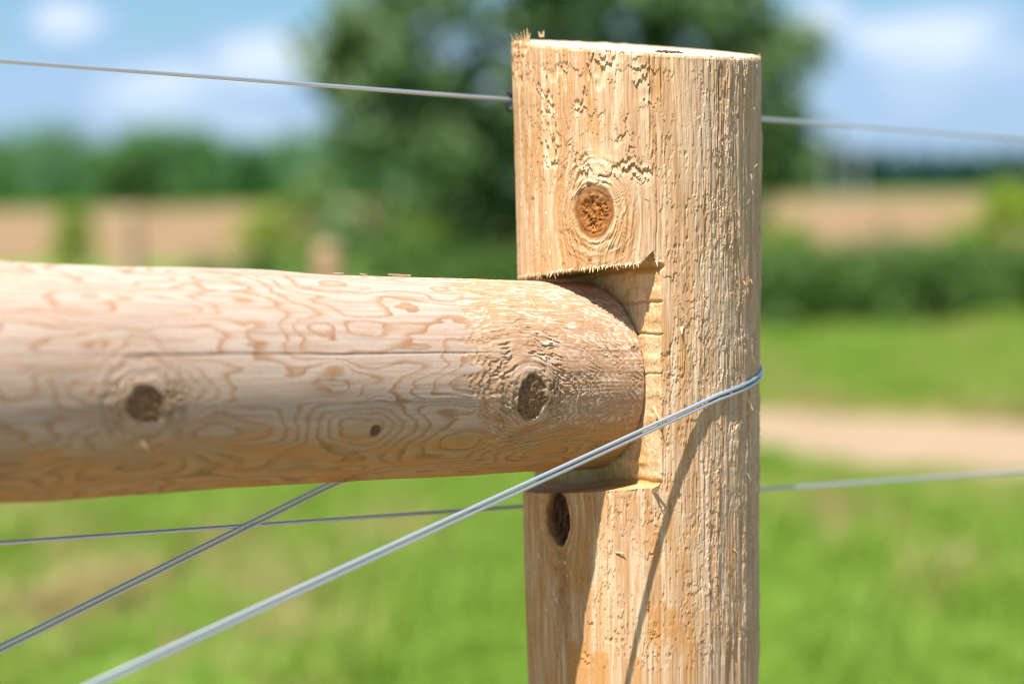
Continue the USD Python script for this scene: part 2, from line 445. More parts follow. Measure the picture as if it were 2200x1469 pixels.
v, f = limb((tx(1230, TY), TY, -0.1), (tx(1250, TY), TY, 2.6), 0.28, 0.16, 23)
put(big, 'trunk', v, f, M_TRUNK)
for k, (ax, ay, az) in enumerate([(-1.4, 0.3, 3.2), (1.4, -0.4, 3.0), (0.3, 0.9, 4.2), (-0.5, -0.9, 3.8)]):
    v, f = limb((tx(1245, TY), TY, 1.5 + 0.2 * k), (tx(1250, TY) + ax, TY + ay, az), 0.11, 0.03, 30 + k)
    put(big, 'limb', v, f, M_TRUNK)


def bush(name, px, pyb, pyt, wpx, y, mat, label, cat, seed, nclump=26, per=60, group=None):
    """A shrub that stands on the ground at depth y, with its top and width surveyed."""
    cx = at_y(px, pyt, y)[0]
    top = max(0.3, at_y(px, pyt, y)[2])
    w = wpx / FPX * y / 2
    t = thing(name, label, cat, group, (cx, y, 0))
    r = np.random.default_rng(seed)
    c, ra = [], []
    for _ in range(nclump):
        h = r.random() ** 0.8
        wd = w * (1 - 0.55 * h**2) * r.random() ** 0.5
        a = r.random() * 6.283
        c.append([math.cos(a) * wd, math.sin(a) * wd * 0.8, top * (0.12 + 0.8 * h)]); ra.append(min(top, 2 * w) * r.uniform(0.14, 0.26))
    v, f = leaves(np.array(c), np.array(ra), per, 0.05 * max(top, 0.6) / 1.2, seed + 1)
    v[:, 2] = np.maximum(v[:, 2], 0.02)
    put(t, 'crown', v, f, mat)
    for q in (0.3, 2.4, 4.4):
        put(t, 'stem', *limb((0.05 * math.cos(q), 0.05 * math.sin(q), -0.05), (0.35 * w * math.cos(q), 0.35 * w * math.sin(q), top * 0.6), 0.02 + 0.012 * top, 0.008, seed + 9 + int(q), 5), M_TRUNK)
    return t


bush('young_tree', 158, 560, 452, 120, 30.0, M_LIME, 'young yellow-green tree standing alone before the tan field, left of frame', 'young tree', 101)
bush('round_tree', 345, 440, 278, 230, 210.0, M_WOODLAND, 'dark rounded tree standing forward of the far left tree line', 'tree', 111, 30, 70)
bush('round_tree', 270, 440, 300, 150, 205.0, M_WOODLAND, 'smaller dark rounded tree just left of the rounded tree before the far left tree line', 'tree', 113, 24, 70)
bush('lime_shrub', 560, 560, 455, 200, 27.0, M_LIME, 'low yellow-green shrub at the left foot of the broad tree, furthest left', 'shrub', 121)
bush('lime_shrub', 660, 560, 405, 170, 31.0, M_SHRUB, 'taller mid-green shrub against the left side of the broad tree', 'shrub', 123)
bush('lime_shrub', 900, 600, 470, 180, 22.0, M_SHRUB, 'leafy shrub in front of the broad tree, left of the post', 'shrub', 125)
bush('lime_shrub', 1690, 600, 480, 170, 21.0, M_LIME, 'bright lime-green shrub just right of the post', 'shrub', 127)
bush('lime_shrub', 2165, 600, 400, 300, 21.0, M_LIME, 'bright lime-green shrub at the right end of the hedge', 'shrub', 129, 34)
bush('lime_shrub', 2075, 600, 480, 110, 22.5, M_SHRUB, 'darker green shrub beside the bright lime-green one at the hedge end', 'shrub', 131)

# low hedges
def hedge(label, p0, p1, h, w, mat, seed, k=70):
    r = np.random.default_rng(seed)
    t = r.random(k)
    p = np.array(p0)[None] * (1 - t[:, None]) + np.array(p1)[None] * t[:, None]
    hh = h * (0.75 + 0.5 * f2(t * 14, t * 0 + seed, 77))
    c = np.c_[p + r.normal(size=(k, 2)) * w * 0.4, hh * r.uniform(0.15, 0.85, k)]
    v, f = leaves(c, h * r.uniform(0.22, 0.4, k), 80, 0.045, seed)
    v[:, 2] = np.maximum(v[:, 2], 0.02)
    x = thing('hedge', label, 'hedge')
    put(x, 'foliage', v, f, mat)
    st = [limb((*(np.array(p0) * (1 - q) + np.array(p1) * q), -0.05), (*(np.array(p0) * (1 - q) + np.array(p1) * q), h * 0.6), 0.025, 0.01, seed + 5 + i, 4) for i, q in enumerate(np.linspace(0.03, 0.97, 14))]
    put(x, 'stems', *join(st), M_TRUNK, kind='stuff')


hedge('low mid-green hedge right of the post, between grass and tan field', (1.2, 16.4), (6.2, 16.9), 0.66, 1.5, M_HEDGE, 301, 230)
hedge('shadowy low hedge under the broad tree, left of the post', (-3.6, 21.5), (1.0, 20.5), 0.55, 1.2, M_HEDGE, 302, 70)

# far woods that read as one mass
def far_wood(label, px0, px1, y, tops, mat, seed, k=150):
    r = np.random.default_rng(seed)
    c, ra = [], []
    for i in range(k):
        px = px0 + (px1 - px0) * (i + r.random()) / k
        top = np.interp(px, *zip(*tops))
        yy = y * r.uniform(0.95, 1.08)
        zt = at_y(px, top, yy)[2] * r.uniform(0.78, 1.0)
        R = zt * r.uniform(0.22, 0.34)
        for h in np.linspace(0.12, 1, 4):
            c.append([at_y(px, 400, yy)[0] + r.normal() * R * 0.4, yy + r.normal() * R * 0.4, max(R * 0.5, zt * h - R * 0.6)]); ra.append(R)
    v, f = leaves(np.array(c), np.array(ra), 46, 0.11 * y / 100 * 1.8, seed + 1)
    v[:, 2] = np.maximum(v[:, 2], 0.02)
    m = put('/World', 'woodland', v, f, mat)
    tag(m, label, 'woodland', None, 'stuff')


far_wood('distant green wood along the horizon left of the broad tree', -500, 1100, 300.0, [(-500, 270), (0, 285), (100, 245), (225, 305), (330, 240), (420, 262), (540, 312), (640, 262), (1100, 270)], M_WOODLAND, 401)
far_wood('distant blue-green wood along the horizon right of the post', 1500, 2700, 420.0, [(1500, 312), (1850, 318), (2000, 330), (2200, 320), (2700, 312)], M_WOODBLUE, 402, 130)

# far posts and poles
def round_post(name, label, px, py_top, y, r, mat, seed, group=None):
    p = at_y(px, py_top, y)
    h = p[2]
    v, f = tube([(0, 0, -0.3), (0, 0, h * 0.3), (0, 0, h * 0.7), (0, 0, h - 0.01), (0, 0, h)], [r * 1.03, r * 1.02, r, r * 0.98, r * 0.9], 20)
    t = thing(name, label, 'post', group, (p[0], y, 0))
    side = v[:, 2] > h - 0.005
    put(t, 'shaft', v, f, mat)
    v2, f2_ = tube([(0, 0, h + 0.001), (0, 0, h + 0.012)], [r * 0.86, r * 0.8], 20)
    put(t, 'cut_top', v2, f2_, M_SPLINTER)


round_post('timber_post', 'blurred pale timber post behind the rail, in front of the broad tree', 705, 533, 8.6, 0.056, mat_simple('sunlit_peeled_wood', (0.46, 0.27, 0.15), 0.8, 0, 40, 0.25), 1)
round_post('timber_post', 'blurred pale timber post on the tan field, left of the rounded trees', 275, 455, 13.0, 0.075, M_OLDWOOD, 2)
for px, top, y, lab in ((1782, 318, 150, 'thin grey pole right of the broad tree, the nearer of two'), (1842, 330, 170, 'thin grey pole before the far wood, the one standing further right')):
    p = at_y(px, top, y)
    t = thing('slim_pole', lab, 'pole', None, (p[0], y, 0))
    v, f = tube([(0, 0, -0.3), (0, 0, p[2] * 0.5), (0, 0, p[2])], [0.16, 0.14, 0.11], 10)
    put(t, 'shaft', v, f, mat_simple(f'pole_grey_{px}', (0.35, 0.36, 0.36), 0.6))
    v, f = tube([(-0.7, 0, p[2] - 0.3), (0.7, 0, p[2] - 0.3)], 0.06, 8)
    put(t, 'crossarm', v, f, M_TRUNK)

# ------------------------------------------------------------------ the fence: plan geometry
TH = math.radians(35.0)
A = np.array([math.cos(TH), math.sin(TH)])            # along the fence, to the right and away
MV = np.array([math.sin(TH), -math.cos(TH)])           # across the fence, towards the camera
YP = 1.24
AX_T, AX_B = at_y(1366, 100, YP), at_y(1381, 1469, YP)


def axis_x(z):
    return AX_B[0] + (AX_T[0] - AX_B[0]) * (z - AX_B[2]) / (AX_T[2] - AX_B[2])


def post_r(z):
    return 0.0722 + (0.0768 - 0.0722) * np.clip((z - AX_B[2]) / (AX_T[2] - AX_B[2]), -0.6, 1.0)


C = np.array([axis_x(1.0), YP])
RP = 0.075
Z0 = 1.0                                                # wood coordinates: X along the girth, Z up, in millimetres


def post_xz(px, py):
    d = ray(px, py)
    t = 1.16
    for _ in range(6):
        z = (EYE + d * t)[2]
        c = np.array([axis_x(z), YP]); r = post_r(z)
        a = d[:2] @ d[:2]; b = -2 * d[:2] @ c; q = c @ c - r * r
        t = (-b - math.sqrt(max(b * b - 4 * a * q, 0))) / (2 * a)
    p = EYE + d * t
    return np.array([math.atan2(p[0] - c[0], -(p[1] - c[1])) * RP * 1000, (p[2] - Z0) * 1000])


# ---- the post's surface: a grid of rows (up) and columns (round)
TH_N = -math.radians(90 - 35.0)                        # girth angle that faces the rail
fine = np.linspace(-math.radians(97), math.radians(97), 548)
back = np.linspace(math.radians(97), math.radians(263), 36)[1:-1]
phi = np.r_[fine, back]
nb, notch_t, notch_b = 12, None, None
TILT, TDIR = 0.108, np.array([0.72, -0.69])
pl = at_y(1115, 602, 1.25)
ZT_N = pl[2] - TILT * (TDIR @ (pl[:2] - C))            # notch top and bottom, measured at the post's axis
pb = at_y(1130, 1049, 1.25)
ZB_N = pb[2] - TILT * (TDIR @ (pb[:2] - C))
pL, pR, pF = at_y(1103, 89, YP), at_y(1629, 121, YP), at_y(1370, 113, YP - 0.0765)
TN = np.cross(pR - pL, pF - pL)


def top_z(x, y):
    return pL[2] - (TN[0] * (x - pL[0]) + TN[1] * (y - pL[1])) / TN[2]


STEP = 0.00046
ZLO = 0.815
rows = [np.linspace(-0.25, ZLO, 40)[:-1], np.arange(ZLO, ZB_N - STEP / 2, STEP), ZB_N + np.linspace(-1e-4, 1e-4, nb), np.arange(ZB_N + STEP, ZT_N - STEP / 2, STEP),
        ZT_N + np.linspace(-1e-4, 1e-4, nb), np.arange(ZT_N + STEP, AX_T[2] - 0.003, STEP)]
kind = np.concatenate([np.full(len(r), k) for k, r in enumerate(rows)])
zr = np.concatenate(rows)
inn = np.zeros(len(zr))
inn[kind == 3] = 1
inn[kind == 2] = np.linspace(0, 1, nb)
inn[kind == 4] = np.linspace(1, 0, nb)
PH, ZR = np.meshgrid(phi, zr)
IN = np.broadcast_to(inn[:, None], PH.shape)
rbase = post_r(ZR)
wt = np.clip(1 - np.maximum(ZB_N - ZR, ZR - ZT_N) / 0.055, 0, 1)
# stretch the rows above the notch so the last one follows the sloping top cut
zc = ZR + wt * TILT * rbase * (TDIR[0] * np.sin(PH) - TDIR[1] * np.cos(PH))
up = np.clip((ZR - (ZT_N + 0.03)) / (zr[-1] - (ZT_N + 0.03)), 0, 1)
ztop = top_z(axis_x(1.17) + 0.0765 * np.sin(PH), YP - 0.0765 * np.cos(PH))
zc = zc + up * (ztop - zr[-1])
X = PH * RP * 1000
Z = (zc - Z0) * 1000


class Knot:
    def __init__(self, c, ax, az):
        self.c, self.ax, self.az = c, ax, az

    def rho(self, x, z):
        return np.sqrt(((x - self.c[0]) / self.ax) ** 2 + ((z - self.c[1]) / self.az) ** 2)


K1, K2 = Knot(post_xz(1275, 457), 13.0, 16.0), Knot(post_xz(1200, 1112), 9.5, 15.5)
S = X.copy()
for K, reach in ((K1, 2.6), (K2, 2.4)):
    q = K.rho(X, Z)
    S = S - (X - K.c[0]) * np.minimum(1.0, 1 / np.maximum(q, 0.3) ** 2) * np.exp(-np.maximum(q - 1, 0) / reach)
Lz = Z
wob = (f2(S / 14, Lz / 60, 1, 3) - 0.5)
S = S + wob * 3.0
wq = f2(X / 8, Z / 10, 3, 3) - 0.5
wq2 = f2(X / 8 + 31, Z / 10, 4, 3) - 0.5
q1, q2 = K1.rho(X + 5.5 * wq, Z + 5.5 * wq2), K2.rho(X + 4.5 * wq, Z + 5.0 * wq2)
k1, k2 = sm(1.08, 0.90, q1), sm(1.08, 0.90, q2)

def strip(t, seed):
    """A random level for each fibre strip, so torn edges have straight sides."""
    tab = np.random.default_rng(500 + seed).random(1024)
    i = np.floor(t).astype(int)
    e = sm(0.80, 1.0, t - i)
    return tab[i % 1024] * (1 - e) + tab[(i + 1) % 1024] * e


# fibre relief
fib = (n2(S / 0.95, Lz / 26, 5) - 0.5) * 0.6 + (n2(S / 2.3, Lz / 60, 6) - 0.5) + (n2(S / 0.55, Lz / 9, 7) - 0.5) * 0.45
right = sm(16, 46, X + 10 * (n2(X / 12, Z / 50, 8) - 0.5))
left = sm(-38, -62, X)
fine_f = n2(S / 0.42, Lz / 12, 61) - 0.5
kamp = 1 + 1.6 * np.exp(-((q1 - 1.5) / 0.9) ** 2) + 1.2 * np.exp(-((q2 - 1.4) / 0.8) ** 2)
h = fib * (0.30 * kamp + 0.30 * right) + fine_f * (0.24 * kamp + 0.12 * right)
pitp = sm(0.80, 0.92, n2(S / 0.75, Lz / 4.5, 77)) * sm(0.35, 0.6, f2(X / 20, Z / 30, 78, 2))
h = h - 0.55 * pitp * (1 - 0.3 * right)
# torn strands on the right flank: long ridges that end abruptly
st = n2(S / 4.2, Lz / 26, 9) * 4.6 + strip(S / 1.5, 10) * 0.9 + n2(S / 0.8, Lz / 9, 79) * 0.5
rmod = 0.30 + 1.0 * sm(0.36, 0.62, f2(X / 11, Z / 38, 80, 3))
h = h + right * rmod * ((np.floor(st) - st * 0.6) * 0.55 - 0.2)
# shingled flakes: layers lifting with their edges downwards, strongest above the upper knot
du, dv = X - K1.c[0], Z - K1.c[1]
flk = np.exp(-((du - 6) / 36) ** 4) * sm(14, 26, dv) * sm(104, 70, dv) * (0.55 + 0.6 * f2(X / 12, Z / 18, 62, 2))
flk2 = np.exp(-((du + 16) / 16) ** 2) * sm(6, 14, dv) * sm(50, 30, dv)
flake = np.clip(0.95 * flk + 0.6 * flk2 + 0.30 * f2(X / 22, Z / 35, 11, 3) ** 2 * 2.0, 0, 1.1)
LL = dv / 9.5 + f2(X / 13, Z / 24, 12, 3) * 2.4 + strip(S / 2.7 + 0.5 * n2(S / 6, Lz / 20, 72), 13) * 0.75 + strip(S / 1.05, 14) * 0.50 + n2(S / 0.6, Lz / 10, 63) * 0.2 + (f2(X / 16, Z / 12, 73, 2) - 0.5) * 1.6 - np.abs(du) / 24.0
fl = LL - np.floor(LL)
hl = n2(np.floor(LL) * 0.77, X / 13, 15)
fstep = sm(0.34, 0.62, hl) * flake * (0.3 + 1.1 * sm(0.34, 0.56, f2(X / 16, Z / 12, 74, 2)))
h = h - (1 - np.minimum(fl / 0.12, 1) + fl * 0.0) * 0.0 - fl ** 0.8 * 1.55 * fstep * (1 - right * 0.5)
edge_dark = sm(0.90, 1.0, fl) * fstep
# a second, finer family of lifted scales all over
L2 = Z / 34.0 + f2(X / 9, Z / 50, 16, 4) * 5.0 + strip(S / 1.2, 17) * 0.5
fl2 = L2 - np.floor(L2)
g2 = sm(0.45, 0.75, n2(np.floor(L2) * 0.61, X / 12, 18)) * (1 - k1) * (1 - k2)
h = h - fl2 * 0.42 * g2
# ring ridges round the knots
rth1 = np.arctan2(dv, du)
ring1 = 2.4 * (n2(q1 * 11 + 1.2 * f2(X / 5, Z / 5, 19, 2), np.cos(rth1) * 2.2 + 5 + np.sin(rth1) * 1.3, 64) - 0.5) * np.exp(-((q1 - 1.3) / 0.9) ** 2) * (q1 > 1) * (0.35 + 1.0 * f2(X / 9, Z / 9, 65, 2))
ring2 = 2.2 * (n2(q2 * 10 + 1.2 * f2(X / 5, Z / 5, 20, 2), (X - K2.c[0]) / 14 + 7, 66) - 0.5) * np.exp(-((q2 - 1.2) / 0.9) ** 2) * (q2 > 1)
h = h + 0.30 * ring1 + 0.26 * ring2
h = h + 1.0 * np.exp(-((q1 - 1.15) / 0.5) ** 2) * 0.6 + 0.8 * np.exp(-((q2 - 1.2) / 0.4) ** 2)
kn = f2(X / 1.6, Z / 2.2, 21, 3) - 0.5
h = h * (1 - k1 * 0.8) * (1 - k2 * 0.8) + k1 * (-0.25 - 0.5 * (1 - q1) + kn * 1.3 * sm(1.0, 0.5, q1) + 0.7 * (n2(q1 * 9 + 1.0 * f2(X / 3, Z / 3, 22, 2), du / 9 + 4, 75) - 0.5) - 1.3 * sm(0.52, 0.75, f2(X / 1.5, Z / 2.2, 76, 2)) * sm(0.85, 0.4, q1))
h = h + k2 * (-3.2 + (f2(X / 1.3, Z / 6, 23, 3) - 0.5) * 4.0 - 1.2 * (1 - q2))
# drying cracks
crack = np.zeros_like(h)
for cx, cz0, cz1, wd, dp in [(1411, 555, 285, 0.35, 1.0), (1396, 330, 105, 0.32, 0.9), (1351, 250, 110, 0.25, 0.5), (1309, 330, 110, 0.2, 0.4), (1421, 200, 108, 0.4, 1.0), (1545, 300, 140, 0.5, 1.2), (1590, 900, 520, 0.5, 1.0), (1425, 1060, 880, 0.25, 0.6)]:
    a, b = post_xz(cx, cz0), post_xz(cx, cz1)
    xx = a[0] + (b[0] - a[0]) * (Z - a[1]) / (b[1] - a[1]) + 0.8 * (n2(Z / 9, Z * 0 + cx, 24) - 0.5)
    g = np.exp(-((X - xx) / wd) ** 2) * sm(a[1] - 1, a[1] + 4, Z) * sm(b[1] + 1, b[1] - 4, Z)
    h = h - g * dp
    crack = np.maximum(crack, g)
# broad waviness of a peeled pole, ragged rim at the top
h = h + 1.5 * (f2(X / 60, Z / 130, 25, 2) - 0.5)
dtop = (ztop - zc) * 1000
rag = f2(X / 2.0, X * 0 + 3, 26, 3)
h = h - sm(1.8, 0.0, dtop) * (0.2 + 1.0 * rag)
corner = np.exp(-((X - post_xz(1112, 130)[0]) / 12.0) ** 2) * sm(34, 8, dtop + 10 * (n2(X / 3, Z / 9, 71) - 0.5))
h = h - corner * (0.4 + 5.0 * sm(0.35, 0.75, f2(X / 2.2, Z / 7, 27, 3)))
# chip beside the notch's upper edge
tri = [post_xz(1352, 594), post_xz(1403, 540), post_xz(1414, 590)]
def inside(x, z, t):
    s = [(t[(i + 1) % 3][0] - t[i][0]) * (z - t[i][1]) - (t[(i + 1) % 3][1] - t[i][1]) * (x - t[i][0]) for i in range(3)]
    return np.minimum.reduce([np.maximum.reduce(s) <= 0, s[0] <= 9e9]) | (np.minimum.reduce(s) >= 0)
chip = inside(X, Z, tri)
h = np.where(chip, h - 2.6 - 0.6 * f2(S / 1.0, Lz / 12, 28, 2), h)
# fringe of fibres along the notch's edges
fr_t = (ZR - ZT_N) * 1000
h = h + ((fr_t > 0) & (fr_t < 5)) * (sm(5, 0, fr_t) * 0.8 * (n2(S / 0.8, Z * 0, 29) - 0.6))
r_full = rbase + h * 0.001

# the notch: a flat sawn seat facing the rail
QN = 0.0360
cosn = np.cos(PH - TH_N)
seat = np.where(cosn > 0.12, QN / np.maximum(cosn, 0.12), 9.0)
un = np.tan(np.clip(PH - TH_N, -1.4, 1.4)) * QN * 1000         # across the seat, in millimetres
zn = (ZR - ZB_N) * 1000
ht = (ZT_N - ZB_N) * 1000
saw = (f2(un / 0.9, zn / 1.6, 31, 3) - 0.5) * 0.55 + (n2(un / 30, zn / 5.0, 32) - 0.5) * 0.8
kerfs = np.zeros_like(saw)
for k0, wd, dp in ((ht - 2.0, 2.0, 2.4), (ht - 23, 1.0, 1.3), (ht - 42, 0.7, 1.2), (ht - 66, 0.6, 0.6), (2.2, 1.6, 1.2), (14, 3.0, -0.7)):
    g = np.exp(-((zn - k0 - 1.2 * (n2(un / 7, un * 0 + k0, 33) - 0.5)) / wd) ** 2)
    kerfs = kerfs + g * dp
r_seat = seat + (saw - kerfs) * 0.001 / np.maximum(cosn, 0.3)
r_cut = np.minimum(r_full, r_seat)
R = r_full + (r_cut - r_full) * IN
cut = (r_seat < r_full - 1e-5)
ledge = ((kind == 2) | (kind == 4))[:, None] & cut
zc = zc + np.where(ledge, (f2(X / 1.2, IN * 12, 34, 3) - 0.5) * 0.0007 * np.sin(IN * np.pi), 0)
V = np.stack([axis_x(zc) + R * np.sin(PH), YP - R * np.cos(PH), zc], -1)

# ---- colour of the wood itself
TAN, PALE, ORANGE, GREY, BROWN = [np.array(c) for c in ((0.52, 0.320, 0.180), (0.68, 0.50, 0.335), (0.48, 0.230, 0.064), (0.57, 0.425, 0.31), (0.20, 0.085, 0.025))]
a1 = f2(S / 5, Lz / 70, 41, 4)
a2 = f2(S / 1.5, Lz / 40, 42, 3)
a3 = n2(S / 0.55, Lz / 22, 68)
col = lerp(np.broadcast_to(TAN, X.shape + (3,)), PALE, sm(0.40, 0.66, a1) * 0.8)
col = lerp(col, ORANGE, sm(0.50, 0.70, a2) * 0.55)
col = lerp(col, BROWN * 1.5, sm(0.68, 0.88, a3) * 0.42)
col = lerp(col, BROWN * 1.5, 0.35 * pitp)
col = lerp(col, PALE * 1.08, sm(0.26, 0.10, a3) * 0.5)
col = lerp(col, ORANGE, 0.45 * sm(-10, -40, X) * sm(0.35, 0.6, f2(S / 3, Lz / 30, 43, 3)))
col = lerp(col, GREY, right * (0.35 + 0.5 * sm(0.35, 0.6, f2(S / 3.5, Lz / 40, 44, 3))))
col = lerp(col, BROWN, right * 0.28 * sm(0.62, 0.78, n2(S / 1.0, Lz / 24, 45)))
col = lerp(col, ORANGE, right * 0.4 * sm(0.58, 0.7, f2(S / 2.2, Lz / 20, 69, 2)))
lowO = sm(-60, -150, Z) * sm(0.52, 0.68, f2(X / 10, Z / 26, 46, 4)) * sm(50, 10, X)
col = lerp(col, ORANGE * 1.05, 0.75 * lowO)
col = lerp(col, PALE * 1.12, 0.75 * np.exp(-((du - 3) / 11) ** 2 - ((dv - 27) / 11) ** 2))
col = lerp(col, ORANGE, 0.35 * np.exp(-((q1 - 1.7) / 0.55) ** 2) * sm(10, -12, dv))
col = lerp(col, PALE, 0.55 * sm(0.2, 0.9, ring1) + 0.4 * sm(0.2, 0.9, ring2))
col = lerp(col, ORANGE * 0.9, 0.5 * sm(0.1, 0.9, -ring1) + 0.45 * sm(0.1, 0.9, -ring2))
col = lerp(col, PALE * 1.05, fstep * 0.30 * sm(0.65, 0.2, fl))
col = lerp(col, BROWN * 1.6, 0.75 * crack)
stain = np.exp(-((X - K2.c[0] - 2) / 6) ** 2) * sm(-10, -22, Z - K2.c[1]) * sm(-95, -40, Z - K2.c[1]) * f2(X / 4, Z / 12, 47, 3)
col = lerp(col, np.array((0.26, 0.12, 0.04)), 0.9 * stain)
col = lerp(col, np.array((0.46, 0.22, 0.06)), corner * 0.8 * sm(0.35, 0.6, f2(X / 2.2, Z / 7, 27, 3)))
spk = sm(0.86, 0.95, n2(X / 0.8, Z / 2.6, 48)) * left * sm(0.45, 0.6, f2(X / 8, Z / 14, 67, 2))
col = lerp(col, np.array((0.80, 0.68, 0.52)), 0.8 * spk)
kc1 = lerp(np.broadcast_to(np.array((0.33, 0.145, 0.045)), X.shape + (3,)), np.array((0.50, 0.205, 0.04)), sm(0.35, 0.65, f2(X / 2.5, Z / 3, 49, 3)) * sm(1.0, 0.4, q1))
kc1 = lerp(kc1, np.array((0.36, 0.22, 0.12)), 0.6 * sm(4, 13, dv))
kc1 = lerp(kc1, np.array((0.16, 0.06, 0.018)), 0.35 * sm(0.5, 0.3, f2(X / 1.4, Z / 1.8, 50, 2)))
col = lerp(col, kc1 * np.array((0.80, 0.70, 0.55)), k1)
col = lerp(col, np.array((0.22, 0.09, 0.03)), 0.8 * np.exp(-((q2 - 1.03) / 0.08) ** 2))
col = lerp(col, lerp(np.broadcast_to(np.array((0.030, 0.012, 0.006)), X.shape + (3,)), np.array((0.16, 0.065, 0.02)), sm(0.5, 0.75, f2(X / 1.2, Z / 6, 51, 3))), k2)
sawc = lerp(np.broadcast_to(np.array((0.60, 0.415, 0.235)), X.shape + (3,)), np.array((0.54, 0.32, 0.135)), sm(0.4, 0.65, f2(un / 6, zn / 8, 52, 3)))
sawc = lerp(sawc, np.array((0.68, 0.51, 0.33)), 0.6 * sm(0.45, 0.62, f2(un / 1.5, zn / 3.5, 53, 3)))
sawc = lerp(sawc, np.array((0.50, 0.25, 0.07)), np.clip(0.55 * sm(0.3, 1.2, kerfs) + 0.5 * sm(12, 0, zn), 0, 1))
INC = np.where(cut, np.clip(IN * 6, 0, 1), 0)
col = lerp(col, sawc, INC)
col = np.where(chip[..., None], np.array((0.48, 0.29, 0.10)), col)
col = lerp(col, np.array((0.44, 0.34, 0.24)), right * 0.3 * sm(0.5, 0.7, f2(S / 6, Lz / 25, 54, 3)))

# faces, top cut and parts
nr, nc = PH.shape
ii, jj = np.meshgrid(np.arange(nr - 1), np.arange(nc), indexing='ij')
j1 = (jj + 1) % nc
F = np.stack([ii * nc + jj, ii * nc + j1, (ii + 1) * nc + j1, (ii + 1) * nc + jj], -1).reshape(-1, 4)
VV, CC = V.reshape(-1, 3), col.reshape(-1, 3)
nk = 46
tcap = (1 - np.linspace(0, 1, nk + 1)[1:] ** 1.0)
capV, capC = [], []
cx0 = np.array([axis_x(V[-1, 0, 2]), YP])
Rl = R[-1]
pith = np.array([6.0, -9.0])
for t in tcap:
    x, y = cx0[0] + Rl * t * np.sin(phi), YP - Rl * t * np.cos(phi)
    gx_, gy_ = (x - cx0[0]) * 1000, (y - YP) * 1000
    rg = np.hypot(gx_ - pith[0], gy_ - pith[1])
    zz = top_z(x, y) + ((f2(gx_ / 1.6, gy_ / 1.6, 55, 3) - 0.5) * 1.1 + 0.5 * (n2(gx_ / 25, gy_ / 2.5, 56) - 0.5)) * 0.001
    zz = zz + 0.0006 * (n2(gx_ / 0.8, gy_ / 0.8, 58) > 0.93)
    rings = 0.5 + 0.5 * np.sin(rg * 2.1 + 2 * n2(gx_ / 9, gy_ / 9, 57))
    cc = lerp(np.broadcast_to(np.array((0.80, 0.63, 0.45)), (nc, 3)), np.array((0.66, 0.42, 0.22)), sm(0.6, 1, rings) * 0.7)
    capV.append(np.stack([x, y, zz], -1)); capC.append(cc)
base = len(VV)
VV = np.vstack([VV] + capV); CC = np.vstack([CC] + capC)
ci, cj = np.meshgrid(np.arange(nk), np.arange(nc), indexing='ij')
cj1 = (cj + 1) % nc
CF = np.stack([(nr - 1 + ci) * nc + cj, (nr - 1 + ci) * nc + cj1, (nr + ci) * nc + cj1, (nr + ci) * nc + cj], -1).reshape(-1, 4)
FA = np.vstack([F, CF])
NN = vnormals(VV, FA)
fk1 = (q1 < 1.0)[ii, jj].ravel(); fk2 = (q2 < 1.0)[ii, jj].ravel()
fcut = (cut & (IN > 0.02))[ii, jj].ravel()
pad = np.zeros(len(CF), bool)
fk1, fk2, fcut = fk1 & ~fcut, fk2 & ~fcut, fcut
capm = np.r_[np.zeros(len(F), bool), ~pad]
fk1, fk2, fcut = np.r_[fk1, pad], np.r_[fk2, pad], np.r_[fcut, pad]
post = thing('wooden_post', 'thick round peeled timber post with a notched side and sloping sawn top', 'fence post')
split_put(post, [('timber', ~(fk1 | fk2 | fcut | capm), None), ('knot', fk1, 'crumbly orange-brown knot near the top'), ('knot', fk2, 'dark oval knot below the notch'),
                 ('notch_seat', fcut, None), ('cut_top', capm, None)], VV, FA, NN, CC, M_WOOD)


def sliver(p0, p1, w, t=0.0004, bend=(0, 0, 0), k=5, side=None):
    """A tapering splinter of wood from p0 to p1."""
    p0, p1 = np.asarray(p0, float), np.asarray(p1, float)
    d = p1 - p0
    side = np.cross(d, [0, 1, 0.2]) if side is None else np.asarray(side, float)
    side = side / np.linalg.norm(side)
    th = np.cross(d, side); th /= np.linalg.norm(th)
    v, f = [], []
    for i, s in enumerate(np.linspace(0, 1, k)):
        c = p0 + d * s + np.asarray(bend) * s * s
        ww = w * (1 - 0.85 * s**1.5)
        for a, b in ((-1, -1), (1, -1), (1, 1), (-1, 1)):
            v.append(c + side * ww * a * 0.5 + th * t * b * 0.5)
        if i:
            o = 4 * (i - 1)
            for a in range(4):
                b = (a + 1) % 4
                f += [[o + a, o + b, o + 4 + b], [o + a, o + 4 + b, o + 4 + a]]
    o = 4 * (k - 1)
    f += [[o, o + 1, o + 2], [o, o + 2, o + 3]]
    return np.array(v), np.array(f)


